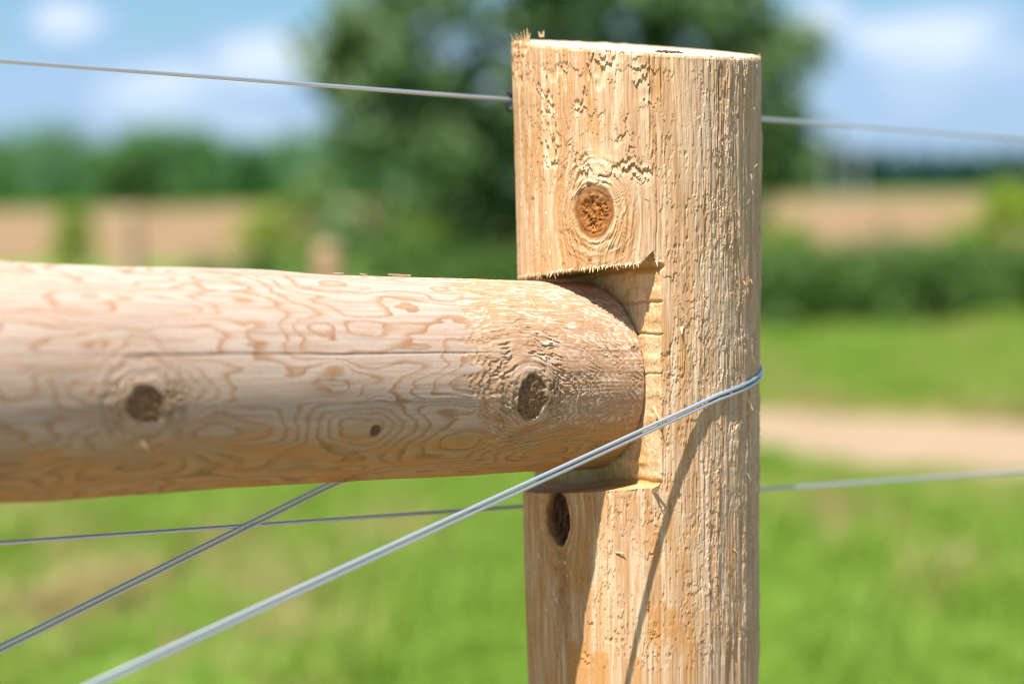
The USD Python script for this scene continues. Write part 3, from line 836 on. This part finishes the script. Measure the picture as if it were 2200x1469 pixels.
# splinters at the top's left corner: base and tip surveyed, standing at the rim
for bx, by, tx_, ty_, w, dy in [(1137, 106, 1132, 62, 0.0034, -0.012), (1131, 108, 1125, 65, 0.0018, -0.012), (1127, 108, 1119, 69, 0.0018, -0.006), (1134, 104, 1111, 73, 0.0016, -0.012), (1113, 112, 1098, 74, 0.0030, 0.0), (1122, 112, 1112, 82, 0.004, -0.004),
                               (1118, 108, 1107, 72, 0.0022, -0.004), (1128, 110, 1140, 72, 0.0022, -0.010), (1109, 145, 1097, 112, 0.0026, 0.0), (1110, 180, 1101, 152, 0.0022, 0.0)]:
    v, f = sliver(at_y(bx, by, YP - 0.008 + dy), at_y(tx_, ty_, YP - 0.012 + dy), w)
    put(post, 'splinter', v, f, M_SPLINTER)
for bx, by, tx_, ty_, y in [(1162, 80, 1157, 68, YP + 0.01), (1166, 80, 1168, 66, YP + 0.012)]:
    v, f = sliver(at_y(bx, by, y), at_y(tx_, ty_, y), 0.0013)
    put(post, 'splinter', v, f, M_SPLINTER)
# torn fibres along the sawn edges and flank, far too many to pick apart
rf = np.random.default_rng(88)
fibs = []
def surf(x_mm, zrow):
    j = int(np.clip(np.searchsorted(fine, x_mm / RP / 1000), 1, len(fine) - 2)); i = int(np.clip(np.searchsorted(zr, zrow), 1, nr - 2))
    return V[i, j], np.array([math.sin(phi[j]), -math.cos(phi[j]), 0])
for k in range(230):
    x = rf.uniform(-104, 8)
    cl_ = float(f2(np.array(x / 7.0), np.array(0.5), 91, 2))
    if rf.random() > sm(0.30, 0.62, cl_) + 0.12:
        continue
    p, nn_ = surf(x, ZT_N + 0.0006)
    l = 0.0004 + 0.0032 * rf.random() ** 2.6 * (0.4 + cl_)
    fibs.append(sliver(p - nn_ * 0.0002 + [0, 0, 0.001], p + nn_ * rf.uniform(-0.0004, 0.0009) + [rf.normal() * 0.0006, 0, -l], rf.uniform(0.0003, 0.0016), 0.0003, k=3, side=np.cross(nn_, [0, 0, 1])))
for k in range(80):
    x = rf.uniform(30, 112) if rf.random() < 0.75 else rf.uniform(-110, 30)
    z = rf.uniform(0.83, 1.17)
    if ZB_N - 0.01 < z < ZT_N + 0.01 and x < 15:
        continue
    p, nn_ = surf(x, z)
    l = rf.uniform(0.002, 0.006) * rf.choice([-1, 1])
    tdir = np.cross(nn_, [0, 0, 1])
    fibs.append(sliver(p - nn_ * 0.0003, p + nn_ * rf.uniform(0.0006, 0.0022) + tdir * rf.normal() * 0.0016 + [0, 0, l], rf.uniform(0.0003, 0.0010), 0.00025, k=3, side=tdir))
for k in range(60):
    a = rf.uniform(-1.7, 1.7)
    p = np.array([cx0[0] + 0.0755 * math.sin(a), YP - 0.0755 * math.cos(a), 0]); p[2] = top_z(p[0], p[1]) - 0.0005
    fibs.append(sliver(p, p + [rf.normal() * 0.0008, rf.normal() * 0.0005, rf.uniform(0.0008, 0.0022)], rf.uniform(0.0004, 0.001), 0.0003, k=3))
put(post, 'torn_fibres', *join(fibs), M_SPLINTER, kind='stuff')
# larger splinters standing off the surface
for (bx, by), (tx_, ty_), w, out in [((1404, 1058), (1418, 1034), 0.0030, 0.006), ((1402, 1052), (1408, 1040), 0.0016, 0.006), ((1404, 872), (1414, 898), 0.0012, 0.005), ((1322, 1186), (1342, 1187), 0.0008, 0.0012), ((1604, 850), (1608, 880), 0.0022, 0.003), ((1465, 702), (1462, 718), 0.002, 0.002)]:
    q = [post_xz(bx, by), post_xz(tx_, ty_)]
    pp = []
    for (x, z), o in zip(q, (-0.0004, out)):
        a, zz = x / RP / 1000, Z0 + z / 1000
        r_ = post_r(zz) + o
        pp.append((axis_x(zz) + r_ * math.sin(a), YP - r_ * math.cos(a), zz))
    v, f = sliver(pp[0], pp[1], w, 0.0006)
    put(post, 'splinter', v, f, M_SPLINTER)
# dark crumb of bark on the top cut
pc = at_y(1438, 106, YP - 0.055)
bk = []
for k in range(16):
    x = pc[0] + rf.uniform(-0.007, 0.007); y = YP - 0.055 + rf.uniform(-0.004, 0.004)
    s = rf.uniform(0.0008, 0.0017)
    import trimesh
    g = trimesh.creation.icosphere(1, s)
    gv = g.vertices * [1.3, 1, 0.75] * (0.8 + 0.4 * rf.random((len(g.vertices), 1)))
    bk.append((gv + [x, y, top_z(x, y) + s * 0.35], g.faces))
put(post, 'bark_crumb', *join(bk), M_BARK)

# ------------------------------------------------------------------ the rail
E_R = -0.005
P_R = C + MV * E_R
ce, cl = on_plan(1115, 808, P_R, A), on_plan(0, 820, P_R, A)
we, wl = (ce[:2] - P_R) @ A, (cl[:2] - P_R) @ A
dep = lambda p: (p - EYE) @ F0
re_, rl_ = 204 / FPX * dep(ce) * 1.003, 258 / FPX * dep(cl) * 1.003
W_END = -QN - 0.0012                                       # the sawn end stands against the notch's seat
zslope = (cl[2] - ce[2]) / (we - wl)                      # height gained per metre away from the post


def rail_c(u):
    """Axis point at u metres from the sawn end."""
    w = W_END - u
    p = P_R + np.multiply.outer(w, A)
    return np.concatenate([p, (ce[2] + (we - w) * zslope)[..., None]], -1)


def rail_r(u):
    w = W_END - u
    return np.interp(-w, [-we - 0.1, -wl + 0.05, 2.2], [re_ - (rl_ - re_) / (we - wl) * 0.1, rl_ + (rl_ - re_) / (we - wl) * 0.05, rl_ + 0.006])


M3, Z3 = np.array([*MV, 0]), np.array([0, 0, 1.0])
RR0 = float(rail_r(np.array(0.1)))


def rail_us(px, py):
    d = ray(px, py)
    a3 = (rail_c(np.array(0.0)) - rail_c(np.array(1.0)))
    a3 /= np.linalg.norm(a3)
    c0 = rail_c(np.array(0.0))
    u = 0.1
    for _ in range(6):
        r = float(rail_r(np.array(u)))
        o = EYE - c0
        dp, op = d - (d @ a3) * a3, o - (o @ a3) * a3
        qa, qb, qc = dp @ dp, 2 * dp @ op, op @ op - r * r
        t = (-qb - math.sqrt(max(qb * qb - 4 * qa * qc, 0))) / (2 * qa)
        p = EYE + d * t
        u = -((p - c0) @ a3)
    v = p - rail_c(np.array(u))
    return np.array([u * 1000, math.atan2(v @ Z3, v @ M3) * RR0 * 1000])


ug = [0.0]
while ug[-1] < 0.56:
    ug.append(ug[-1] + np.interp(ug[-1], [0, 0.14, 0.5], [0.00046, 0.00050, 0.0012]))
ug = np.r_[ug, np.linspace(0.6, 2.12, 40)]
af = np.linspace(math.radians(-105), math.radians(125), 500)
ab = np.linspace(math.radians(125), math.radians(255), 30)[1:-1]
al = np.r_[af, ab]
UU, AA = np.meshgrid(ug, al, indexing='ij')
U_, S_ = UU * 1000, AA * RR0 * 1000
KA, KB, KC, KD = Knot(rail_us(1138, 852), 9.5, 13.0), Knot(rail_us(312, 872), 9.6, 9.4), Knot(rail_us(803, 924), 3.2, 3.6), Knot(rail_us(1367, 752), 3.4, 2.4)
KE = Knot(rail_us(726, 797), 7.0, 4.0)
T_ = S_.copy()
for K, reach in ((KA, 2.2), (KB, 2.0), (KC, 2.5), (KE, 1.2)):
    q = K.rho(U_, S_)
    T_ = T_ - (S_ - K.c[1]) * np.minimum(1.0, 1 / np.maximum(q, 0.3) ** 2) * np.exp(-np.maximum(q - 1, 0) / reach)
T_ = T_ + 3.0 * (f2(U_ / 70, S_ / 16, 101, 3) - 0.5)
wa, wb = f2(U_ / 9, S_ / 8, 102, 3) - 0.5, f2(U_ / 9 + 17, S_ / 8, 140, 3) - 0.5
qA, qB, qC, qD, qE = [K.rho(U_ + a * wa, S_ + a * wb) for K, a in ((KA, 5.0), (KB, 6.5), (KC, 1.2), (KD, 1.5), (KE, 5))]
kA, kB, kC, kD = sm(1.07, 0.90, qA), sm(1.10, 0.86, qB), sm(1.08, 0.9, qC), sm(1.1, 0.85, qD)
u_sm = rail_us(1005, 740)[0]
smooth_z = sm(u_sm - 2, u_sm + 3, U_ + 26 * (f2(U_ / 30, T_ / 4, 103, 4) - 0.5) + 0.25 * np.abs(S_ - KA.c[1] - 12))
rough = 1 - smooth_z
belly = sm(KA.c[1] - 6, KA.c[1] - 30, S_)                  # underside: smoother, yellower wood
fib = (n2(T_ / 0.9, U_ / 30, 104) - 0.5) * 0.6 + (n2(T_ / 2.4, U_ / 60, 105) - 0.5) + (n2(T_ / 0.5, U_ / 10, 106) - 0.5) * 0.4
h = fib * (0.10 + 0.16 * rough)
# torn scales in the rough end zone
duA, dvA = U_ - KA.c[0], S_ - KA.c[1]
La = np.hypot(duA * 0.75, dvA) / 3.6 + f2(U_ / 9, S_ / 6, 107, 2) * 1.8 + n2(T_ / 1.3, U_ / 9, 108) * 0.8 + n2(T_ / 0.65, U_ / 6, 109) * 0.4
fa = La - np.floor(La)
tear = rough * sm(0.9, 1.2, qA) * (0.45 + 0.75 * np.exp(-((qA - 2.2) / 1.3) ** 2)) * sm(0.30, 0.58, f2(U_ / 9, S_ / 9, 110, 2)) * (1 - 0.45 * belly)
h = h - fa * 0.95 * tear
# pitted, crumbly wood beside the knots
pit = np.zeros_like(h)
for K, q_, ex in ((KA, qA, 2.6), (KB, qB, 3.2)):
    g = np.exp(-((q_ - 1.5) / 0.7) ** 2) * sm(0.5, 1.4, np.abs(U_ - K.c[0]) / (np.abs(S_ - K.c[1]) + 4))
    pit = np.maximum(pit, g)
h = h - pit * 1.6 * np.maximum(0, f2(U_ / 1.7, S_ / 1.5, 111, 3) - 0.48) * 3
# growth layers shaved to contour bands in the smooth zone
Lb = 8.5 * f2(U_ / 66, T_ / 22, 112, 3, 0.34) + 0.010 * T_ + 1.3 * np.exp(-(qB / 3.0) ** 2) - 1.2 * np.exp(-(qE / 1.8) ** 2) + 0.16 * n2(T_ / 1.3, U_ / 9, 113) + 0.25 * n2(T_ / 4, U_ / 14, 144)
Lb = Lb * 1.15
kb = np.floor(Lb)
fb = Lb - kb
h = h + smooth_z * (1 - belly) * (kb - Lb + 0.5) * 0.10
ringA = 2.3 * (n2(qA * 9 + 1.2 * f2(U_ / 6, S_ / 6, 114, 2), duA / 16 + 9, 141) - 0.5) * np.exp(-((qA - 1.4) / 0.9) ** 2) * (qA > 1)
ringB = 2.3 * (n2(qB * 8 + 1.5 * f2(U_ / 7, S_ / 7, 115, 2), U_ / 20, 142) - 0.5) * np.exp(-((qB - 1.8) / 1.3) ** 2) * (qB > 1)
ringC = np.sin((qC * 5 + 1.5 * n2(U_ / 6, S_ / 6, 116)) * 2) * np.exp(-((qC - 3.5) / 2.5) ** 2) * (qC > 1)
h = h + 0.30 * ringA + 0.22 * ringB + 0.04 * ringC
h = h + 2.0 * np.exp(-(qA / 2.3) ** 2) + 1.6 * np.exp(-(qB / 2.2) ** 2) + 0.5 * np.exp(-(qC / 2.5) ** 2)
for kk, q_, dp in ((kA, qA, 1.6), (kB, qB, 1.4), (kC, qC, 0.9), (kD, qD, 0.8)):
    h = h * (1 - 0.3 * kk) - kk * (dp * (1 - 0.4 * q_) - (f2(U_ / 1.6, S_ / 1.6, 117, 3) - 0.5) * 1.4)
# a long drying crack
c0, c1 = rail_us(1090, 757), rail_us(300, 764)
sc0 = c0[1] + (c1[1] - c0[1]) * (U_ - c0[0]) / (c1[0] - c0[0]) + 1.0 * (f2(U_ / 40, U_ * 0, 118, 3) - 0.5)
ck = np.exp(-((S_ - sc0) / 0.42) ** 2) * sm(c0[0], c0[0] + 18, U_) * sm(c1[0] + 30, c1[0] - 20, U_)
h = h - ck * 0.6
h = h + 3.0 * (f2(U_ / 80, S_ / 50, 119, 3) - 0.5)
# scuffed nub on the underside
nub = np.exp(-((U_ - rail_us(735, 1030)[0]) / 10) ** 2 - ((S_ - rail_us(735, 1030)[1]) / 8) ** 2)
h = h + nub * 1.4 * f2(U_ / 2.2, S_ / 1.6, 120, 3)
h = h - sm(1.6, 0.0, U_) * (0.2 + 0.9 * f2(S_ / 1.5, S_ * 0, 121, 3))
cen_ = rail_c(UU)
rad_ = rail_r(UU) + h * 0.001
RV = cen_ + rad_[..., None] * (np.cos(AA)[..., None] * M3 + np.sin(AA)[..., None] * Z3)

PINK, RTAN, RBR, YEL = [np.array(c) for c in ((0.46, 0.35, 0.29), (0.37, 0.21, 0.118), (0.24, 0.12, 0.06), (0.225, 0.14, 0.052))]
hk = n2(kb * 0.731 + 0.31, kb * 0.0 + 3.0, 122)
band = sm(0.5, 0.62, n2(kb * 7.31 + 0.5, kb * 3.17 + 0.5, 123))
cs = lerp(np.broadcast_to(PINK, U_.shape + (3,)), RTAN, np.clip(0.55 * band * sm(0.3, 0.55, f2(T_ / 2, U_ / 40, 124, 3)) + 0.95 * sm(0.40, 1.0, 1 - fb) ** 2, 0, 1))
line = sm(0.26, 0.02, fb)
cs = lerp(cs, RBR * 1.25, np.clip(line, 0, 1) * 0.9 * (0.45 + 0.55 * sm(0.35, 0.6, f2(U_ / 30, T_ / 8, 143, 2))))
cs = lerp(cs, RTAN, 0.45 * sm(0.5, 0.7, f2(T_ / 1.1, U_ / 45, 125, 3)))
cs = lerp(cs, np.array((0.30, 0.19, 0.12)), 0.5 * sm(0.72, 0.9, n2(T_ / 0.7, U_ / 38, 145)))
cs = lerp(cs, np.array((0.36, 0.27, 0.21)), 0.25 * sm(0.5, 0.75, f2(U_ / 25, S_ / 9, 146, 4)))
cr = lerp(np.broadcast_to(np.array((0.43, 0.25, 0.14)), U_.shape + (3,)), np.array((0.60, 0.475, 0.39)), sm(0.38, 0.56, f2(T_ / 2.0, U_ / 9, 126, 3)) * sm(0.75, 0.2, fa) * 0.9)
cr = lerp(cr, RTAN, 0.5 * sm(0.5, 0.7, f2(U_ / 14, S_ / 9, 127, 3)))
c = lerp(cs, cr, rough)
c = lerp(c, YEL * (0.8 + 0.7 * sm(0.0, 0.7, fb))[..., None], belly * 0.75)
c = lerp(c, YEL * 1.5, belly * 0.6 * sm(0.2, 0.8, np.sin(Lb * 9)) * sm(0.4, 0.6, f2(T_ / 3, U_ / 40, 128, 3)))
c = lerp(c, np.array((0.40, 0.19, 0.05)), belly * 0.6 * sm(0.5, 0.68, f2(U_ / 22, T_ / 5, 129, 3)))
c = lerp(c, np.array((0.34, 0.22, 0.13)), 0.55 * pit + 0.35 * np.exp(-(qB / 3.2) ** 2) + 0.25 * np.exp(-(qA / 2.4) ** 2))
c = lerp(c, PINK * 0.95, 0.5 * sm(0.2, 0.9, ringA) + 0.3 * sm(0.2, 0.9, ringB) + 0.35 * sm(0.2, 0.9, ringC))
c = lerp(c, RBR, 0.45 * sm(0.1, 0.9, -ringA) + 0.4 * sm(0.1, 0.9, -ringB) + 0.3 * sm(0.1, 0.9, -ringC))
c = lerp(c, RBR * 0.9, 0.5 * ck)
c = lerp(c, np.array((0.10, 0.06, 0.03)), 0.5 * nub * sm(0.45, 0.65, f2(U_ / 3, S_ / 1.5, 130, 3)) * 1.6)
dark = lerp(np.broadcast_to(np.array((0.15, 0.082, 0.042)), U_.shape + (3,)), np.array((0.24, 0.135, 0.07)), sm(0.4, 0.7, f2(U_ / 1.3, S_ / 1.7, 131, 3)))
for kk, q_ in ((kA, qA), (kB, qB)):
    c = lerp(c, dark, kk)
    c = lerp(c, np.array((0.035, 0.018, 0.01)), 0.75 * np.exp(-((q_ - 1.0) / 0.07) ** 2) * sm(0.2, 0.6, n2(U_ / 5, S_ / 5, 132)))
c = lerp(c, np.array((0.10, 0.05, 0.02)), kC * 0.95)
c = lerp(c, np.array((0.22, 0.13, 0.08)), kD * (0.5 + 0.5 * np.sin(qD * 9) ** 2))
c = lerp(c, RTAN, 0.7 * sm(1.0, 0.7, qE))
nu, na = U_.shape
ii, jj = np.meshgrid(np.arange(nu - 1), np.arange(na), indexing='ij')
j1 = (jj + 1) % na
FR = np.stack([ii * na + jj, ii * na + j1, (ii + 1) * na + j1, (ii + 1) * na + jj], -1).reshape(-1, 4)
RVf, RCf = RV.reshape(-1, 3), c.reshape(-1, 3)
ends = []
for row in (0, nu - 1):
    RVf = np.vstack([RVf, RV[row].mean(0)[None]]); RCf = np.vstack([RCf, np.array([[0.62, 0.45, 0.28]])])
    k = len(RVf) - 1
    j = np.arange(na)
    q = np.stack([row * na + j, np.full(na, k), row * na + (j + 1) % na], 1)
    if row:
        q = q[:, [0, 2, 1]]
    ends.append(q)
# outward winding
if np.einsum('i,i', np.cross(RV[0, 1] - RV[0, 0], RV[1, 0] - RV[0, 0]), RV[0, 0] - cen_[0, 0]) < 0:
    FR = FR[:, ::-1]
else:
    ends = [e[:, ::-1] for e in ends]
NR = vnormals(RVf, FR)
rail = thing('round_rail', 'round peeled timber rail with its sawn end seated in the post notch', 'fence rail')
fm = [(q_ < 1.0)[ii, jj].ravel() for q_ in (qA, qB, qC)]
split_put(rail, [('pole', ~(fm[0] | fm[1] | fm[2]), None), ('knot', fm[0], 'dark oval knot near the sawn end'), ('knot', fm[1], 'blurred brown knot towards the left'), ('knot', fm[2], 'small dark pin knot')], RVf, FR, NR, RCf, M_WOOD)
for e, nm in zip(ends, ('sawn_end', 'sawn_end')):
    put(rail, nm, RVf[np.unique(e)], np.searchsorted(np.unique(e), e), M_SPLINTER)
for (bx, by), (tx_, ty_), w, lift in [((893, 590), (846, 584), 0.0022, 0.0012), ((800, 584), (786, 579), 0.0014, 0.0012), ((1148, 645), (1160, 668), 0.0006, 0.0008), ((1290, 725), (1310, 750), 0.0006, 0.0008), ((300, 945), (312, 965), 0.0028, 0.0016), ((750, 583), (730, 579), 0.002, 0.001)]:
    pp = []
    for (x, y), o in (((bx, by), 0.0002), ((tx_, ty_), lift)):
        us = rail_us(x, y)
        a = us[1] / RR0 / 1000
        a0 = np.array(us[0] / 1000)
        i, j = np.searchsorted(ug, us[0] / 1000), np.searchsorted(af, a)
        j = min(j, len(af) - 1)
        dirn = math.cos(a) * M3 + math.sin(a) * Z3
        pp.append(RV[i, j] + dirn * o)
    v, f = sliver(pp[0], pp[1], w, 0.0005)
    put(rail, 'splinter', v, f, M_SPLINTER)

# ------------------------------------------------------------------ wires
def put_tube(parent, name, pts, r, mat, sides=12, **kw):
    v, f = tube(pts, r, sides)
    nrm = vnormals(v, f)
    return put(parent, name, v, f, mat, nrm, **kw)


WR = 0.00125
off = RP + 0.0016
P_W = C - MV * off


def fence_wire(name, label, pa, pb):
    a, b = on_plan(*pa, P_W, A), on_plan(*pb, P_W, A)
    d = (b - a) / np.linalg.norm(b - a)
    t = np.linspace(-1.75, 3.1, 60)
    x = thing(name, label, 'wire')
    put_tube(x, 'strand', a + np.outer(t, d), WR, M_WIRE)
    return a, b, d


top_a, top_b, top_d = fence_wire('fence_wire', 'upper single steel wire running level behind the post, against the sky', (0, 131), (2200, 299))
low_a, low_b, low_d = fence_wire('fence_wire', 'lower single steel wire running behind the post below the rail', (0, 1166), (2200, 1012))

# the doubled brace wire: from low at the left, round the post, and back again
brace = thing('brace_wire', 'doubled bright steel brace wire slanting round the post under the rail', 'wire')
RWRAP = RP + 0.0009
P_F = C + MV * RWRAP
P_B = C - MV * RWRAP
fa_, fb_ = on_plan(1512, 868, P_F, A), on_plan(205, 1469, P_F, A)
ba_, bb_ = on_plan(700, 1046, P_B, A), on_plan(0, 1393, P_B, A)
def end_at(p, q, wmin):
    wp, wq = (p[:2] - C) @ A, (q[:2] - C) @ A
    t = (wmin - wp) / (wq - wp)
    return p + (q - p) * t
W_FAR = -2.05
front_far, front_near = end_at(fa_, fb_, W_FAR), end_at(fa_, fb_, 0.0)
back_far, back_near = end_at(ba_, bb_, W_FAR), end_at(ba_, bb_, 0.0)
ez = on_plan(1628, 792, C + MV * 0.0, np.array([1.0, 0]))[2]
angs = np.linspace(math.radians(35), math.radians(215), 60)
s_ = (angs - angs[0]) / (angs[-1] - angs[0])
slope_f = (front_near[2] - front_far[2]) / abs(W_FAR) * RWRAP * math.pi
zk = np.interp(s_, [0, 55 / 180, 0.6, 1], [front_near[2], ez, (ez + back_near[2]) / 2 + 0.004, back_near[2]])
from scipy.interpolate import CubicHermiteSpline, PchipInterpolator
zk = PchipInterpolator([-0.15, 0, 55 / 180, 0.62, 1.0, 1.15], [front_near[2] - slope_f * 0.15, front_near[2], ez, max(ez, back_near[2]) + 0.006, back_near[2], back_near[2] - slope_f * 0.15])(s_)
wrap = np.c_[axis_x(zk) + (post_r(zk) + 0.0011) * np.sin(angs), YP - (post_r(zk) + 0.0011) * np.cos(angs), zk]
tt = np.linspace(0, 1, 40)[:-1, None]
line = np.vstack([front_far * (1 - tt) + wrap[0] * tt, wrap, (wrap[-1] * (1 - tt) + back_far * tt)[1:]])
BR = 0.00106
for sgn in (1, -1):
    o = np.array([0, 0, 1.0]) * 1.45e-3 * sgn
    tw = np.zeros(len(line))
    put_tube(brace, 'strand', line + o, BR, M_WIRE, 14)

# insulator that carries the upper wire
wi = ((at_y(1089, 213, 1.285)[:2] - C) @ A)
pw = end_at(top_a, top_b, wi)
a3 = np.array([*A, 0.0])
b3 = np.array([-MV[0], -MV[1], 0.0])
ins = thing('wire_insulator', 'small black plastic insulator clipping the upper wire to the post edge', 'insulator')
import trimesh
def rbox(ext, cen, ax, ch=0.2):
    b = trimesh.creation.box(ext)
    m = trimesh.convex.convex_hull(np.vstack([b.vertices * [1, 1 - ch, 1 - ch], b.vertices * [1 - ch, 1, 1 - ch], b.vertices * [1 - ch, 1 - ch, 1]]))
    return np.asarray(m.vertices) @ ax + cen, np.asarray(m.faces)
axs = np.array([a3, b3, Z3])
put(ins, 'body', *rbox((0.018, 0.0085, 0.0085), pw + a3 * 0.0085 + b3 * 0.001, axs), M_PLASTIC)
put(ins, 'base_plate', *rbox((0.016, 0.004, 0.022), pw + a3 * 0.015 - b3 * 0.004, axs), M_PLASTIC)
jaw = [pw + a3 * x + Z3 * z for x, z in ((0.002, 0.0030), (-0.002, 0.0036), (-0.0052, 0.0046))]
put(ins, 'upper_jaw', *tube(jaw, [0.0026, 0.0019, 0.0007], 10), M_PLASTIC)
lo = [pw - a3 * 0.0022 + np.array([0, 0, -0.0040]) + 0.0025 * (math.cos(t) * a3 + math.sin(t) * Z3) for t in np.linspace(0.4, -3.9, 16)]
put(ins, 'lower_hook', *tube(lo, 0.0010, 8), M_PLASTIC)
put(ins, 'nail', *tube([pw - a3 * 0.0022 + [0, 0, -0.0042] - b3 * 0.002, pw + a3 * 0.006 + [0, 0, -0.0042] - b3 * 0.002], 0.0012, 8), M_NAIL)

# the next post of the bay, just outside the picture, that carries the rail's and wires' other ends
o = C + A * -2.19
op = thing('wooden_post', 'plain round timber post at the far left end of the rail', 'fence post', None, (o[0], o[1], 0))
v, f = tube([(0, 0, -0.25), (0, 0, 0.3), (0, 0, 0.8), (0, 0, 1.17), (0, 0, 1.18)], [0.076, 0.075, 0.075, 0.074, 0.072], 36)
put(op, 'timber', v, f, M_OLDWOOD)
